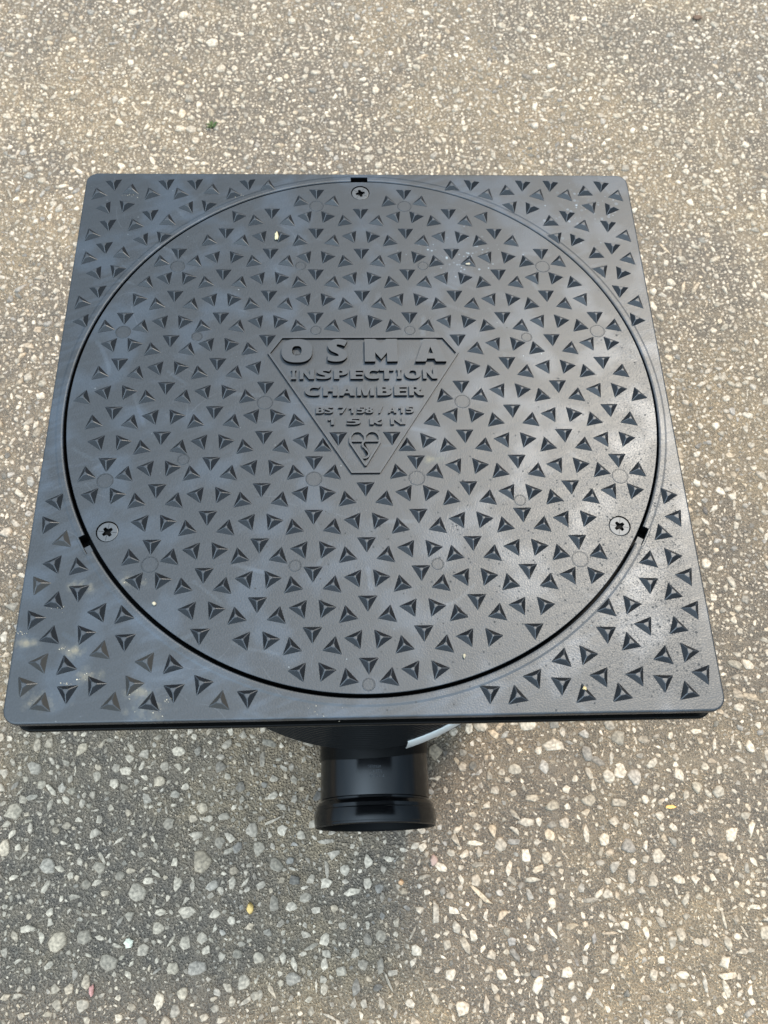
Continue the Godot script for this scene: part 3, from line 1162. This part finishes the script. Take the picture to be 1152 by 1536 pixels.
# heart-shaped mark: two round lobes over a bar, a point below, and an S curl inside
func make_heart(o: Node3D) -> void:
	var lines := []
	lines.append(arc(Vector2(-5.6, 33.8), Vector2(5.7, 6.0), 180, 360, 16))
	lines.append(arc(Vector2(5.8, 33.8), Vector2(5.7, 6.0), 180, 360, 16))
	lines.append(PackedVector2Array([Vector2(-11.3, 33.6), Vector2(-11.3, 37.6), Vector2(0.3, 57.6), Vector2(11.6, 37.6), Vector2(11.5, 33.6)]))
	lines.append(PackedVector2Array([Vector2(-11.2, 36.3), Vector2(11.4, 36.3)]))
	lines.append(PackedVector2Array([Vector2(0.1, 33.6), Vector2(0.1, 36.0)]))
	lines.append(PackedVector2Array([Vector2(0.3, 36.2), Vector2(-1.2, 37.4), Vector2(-2.0, 39.2), Vector2(-1.4, 41.4), Vector2(0.6, 43.4), Vector2(2.5, 45.4), Vector2(3.3, 47.6), Vector2(2.6, 49.7), Vector2(0.8, 51.0), Vector2(-1.4, 51.3)]))
	var polys := []
	for l: PackedVector2Array in lines:
		var m := PackedVector2Array()
		for p in l:
			m.append(p * 0.001)
		for q: PackedVector2Array in Geometry2D.offset_polyline(m, 0.00080, Geometry2D.JOIN_ROUND, Geometry2D.END_ROUND):
			polys.append(q)
	raised("heart_emblem", polys, 0.0019, o, mark_plastic)


# ---------------------------------------------------------------- litter

func pebble_mesh(r: Vector3, s: int) -> ArrayMesh:
	var roll := RandomNumberGenerator.new()
	roll.seed = s
	var st := maker(true)
	var rows := []
	var bumps := noise(FastNoiseLite.TYPE_SIMPLEX, 0.9, s)
	for j in 7:
		var up := -PI / 2.0 + PI * (j + 0.02) / 6.04
		var row := PackedVector3Array()
		for i in 12:
			var d := Vector3(cos(TAU * i / 12.0) * cos(up), sin(up), sin(TAU * i / 12.0) * cos(up))
			var k := 1.0 + 0.28 * bumps.get_noise_3dv(d)
			row.append(Vector3(d.x * r.x, d.y * r.y, d.z * r.z) * k)
		rows.append(row)
	skin(st, rows)
	return finish(st)


func make_litter() -> void:
	for q in [
		["pebble", "small orange-yellow rounded pebble lying on the asphalt left of the pipe socket", "pebble", Vector3(-0.127, 0.0028, 0.366), Vector3(0.0045, 0.0035, 0.006), Color(0.62, 0.40, 0.13)],
		["pebble", "cream white pebble on the asphalt near the lower left corner", "pebble", Vector3(-0.256, 0.0026, 0.397), Vector3(0.0058, 0.0034, 0.0056), Color(0.72, 0.66, 0.50)],
		["pebble", "small pinkish red pebble at the lower left of the asphalt", "pebble", Vector3(-0.291, 0.002, 0.441), Vector3(0.003, 0.003, 0.0065), Color(0.50, 0.24, 0.20)],
		["pebble", "smooth brown-pink pebble on the asphalt below and right of the socket", "pebble", Vector3(0.078, 0.003, 0.322), Vector3(0.0052, 0.0036, 0.007), Color(0.34, 0.22, 0.17)],
		["pebble", "tiny orange-brown crumb of stone on the asphalt just below the socket mouth", "pebble", Vector3(0.040, 0.002, 0.344), Vector3(0.0034, 0.0028, 0.0034), Color(0.50, 0.29, 0.15)],
		["leaf_scrap", "bright orange scrap of dry leaf on the asphalt right of the pipe socket", "leaf scrap", Vector3(0.358, 0.0022, 0.271), Vector3(0.0075, 0.0012, 0.0024), Color(0.72, 0.40, 0.12)],
		["leaf_scrap", "dark brown leaf scrap at the top right of the asphalt", "leaf scrap", Vector3(0.636, 0.003, -1.105), Vector3(0.010, 0.003, 0.007), Color(0.10, 0.055, 0.03)],
	]:
		var o := put(q[0], pebble_mesh(q[4] * 0.85, rng.randi() % 1000), plain(q[5], 0.75), self, Transform3D(Basis(), q[3]))
		tag(o, q[1], q[2])
	for q in [
		["dirt_crumb", "pale straw-coloured chip leaning on a stud at the upper left of the lid", "crumb", Vector3(-0.0735, TOP + 0.0012, -0.1685), Vector3(0.0018, 0.0012, 0.0046), Color(0.42, 0.36, 0.22)],
		["dirt_crumb", "tiny yellow crumb against a stud in the near right corner of the frame", "crumb", Vector3(0.148, TOP + 0.0014, 0.232), Vector3(0.0015, 0.0014, 0.0017), Color(0.44, 0.33, 0.16)],
		["dirt_crumb", "cream crumb beside a stud at the lower left of the lid", "crumb", Vector3(-0.151, TOP + 0.0010, 0.166), Vector3(0.0014, 0.0011, 0.0014), Color(0.36, 0.31, 0.22)],
		["dirt_crumb", "sandy crumb beside a stud at the bottom centre of the lid", "crumb", Vector3(0.0665, TOP + 0.0010, 0.2075), Vector3(0.0009, 0.0010, 0.0016), Color(0.36, 0.30, 0.20)],
		["dirt_crumb", "tan crumb on the lid beside a stud near the white splashes", "crumb", Vector3(0.092, TOP + 0.0009, -0.138), Vector3(0.0022, 0.0010, 0.0012), Color(0.36, 0.29, 0.20)],
	]:
		var o := put(q[0], pebble_mesh(q[4], rng.randi() % 1000), plain(q[5], 0.8), self, Transform3D(Basis(), q[3]))
		tag(o, q[1], q[2])
	# loose sand caught between the studs of the near left corner
	var v := PackedVector3Array()
	var nn := PackedVector3Array()
	var cc := PackedColorArray()
	var ix := PackedInt32Array()
	for spot in [Vector3(-0.150, 0.241, 10), Vector3(-0.158, 0.228, 7), Vector3(-0.137, 0.234, 4), Vector3(-0.192, 0.216, 6), Vector3(-0.222, 0.236, 7), Vector3(-0.208, 0.197, 5), Vector3(-0.217, 0.168, 7), Vector3(-0.166, 0.147, 7), Vector3(-0.240, 0.186, 4), Vector3(-0.032, 0.2445, 10), Vector3(-0.205, 0.2215, 4), Vector3(-0.206, -0.215, 5), Vector3(-0.110, -0.216, 4)]:
		for k in 9:
			var p := Vector3(spot.x + rng.randfn(0.0, spot.z * 0.0007), TOP + 0.0001, spot.y + rng.randfn(0.0, spot.z * 0.0003))
			var r := rng.randf_range(0.00015, 0.00045)
			chip(v, nn, cc, ix, p, r, r * rng.randf_range(0.7, 1.3), 0.0, r, 5, Color(0.52, 0.46, 0.35) * rng.randf_range(0.7, 1.2), false)
	var grit := put("sand_grains", chips_mesh(v, nn, cc, ix), chip_stone, self)
	tag(grit, "pale sand grains caught among the studs of the cover", "sand", "", "stuff")
	# a tiny weed in a crack
	var weed := thing("weed_tuft", "tiny green weed growing from the asphalt beyond the far left corner of the cover", "weed", Vector3(-0.237, 0, -0.822))
	var green := plain(Color(0.10, 0.14, 0.045), 0.7)
	for k in 9:
		var st := maker()
		var a := k * 2.4
		var l := rng.randf_range(0.007, 0.014)
		var d := Vector3(cos(a), 0, sin(a))
		var side := Vector3(-d.z, 0, d.x) * 0.0016
		quad(st, Vector3.ZERO, d * l * 0.5 + side + Vector3.UP * 0.005, d * l + Vector3.UP * 0.004, d * l * 0.5 - side + Vector3.UP * 0.0055, Vector3.UP)
		put("leaf", finish(st), green, weed)
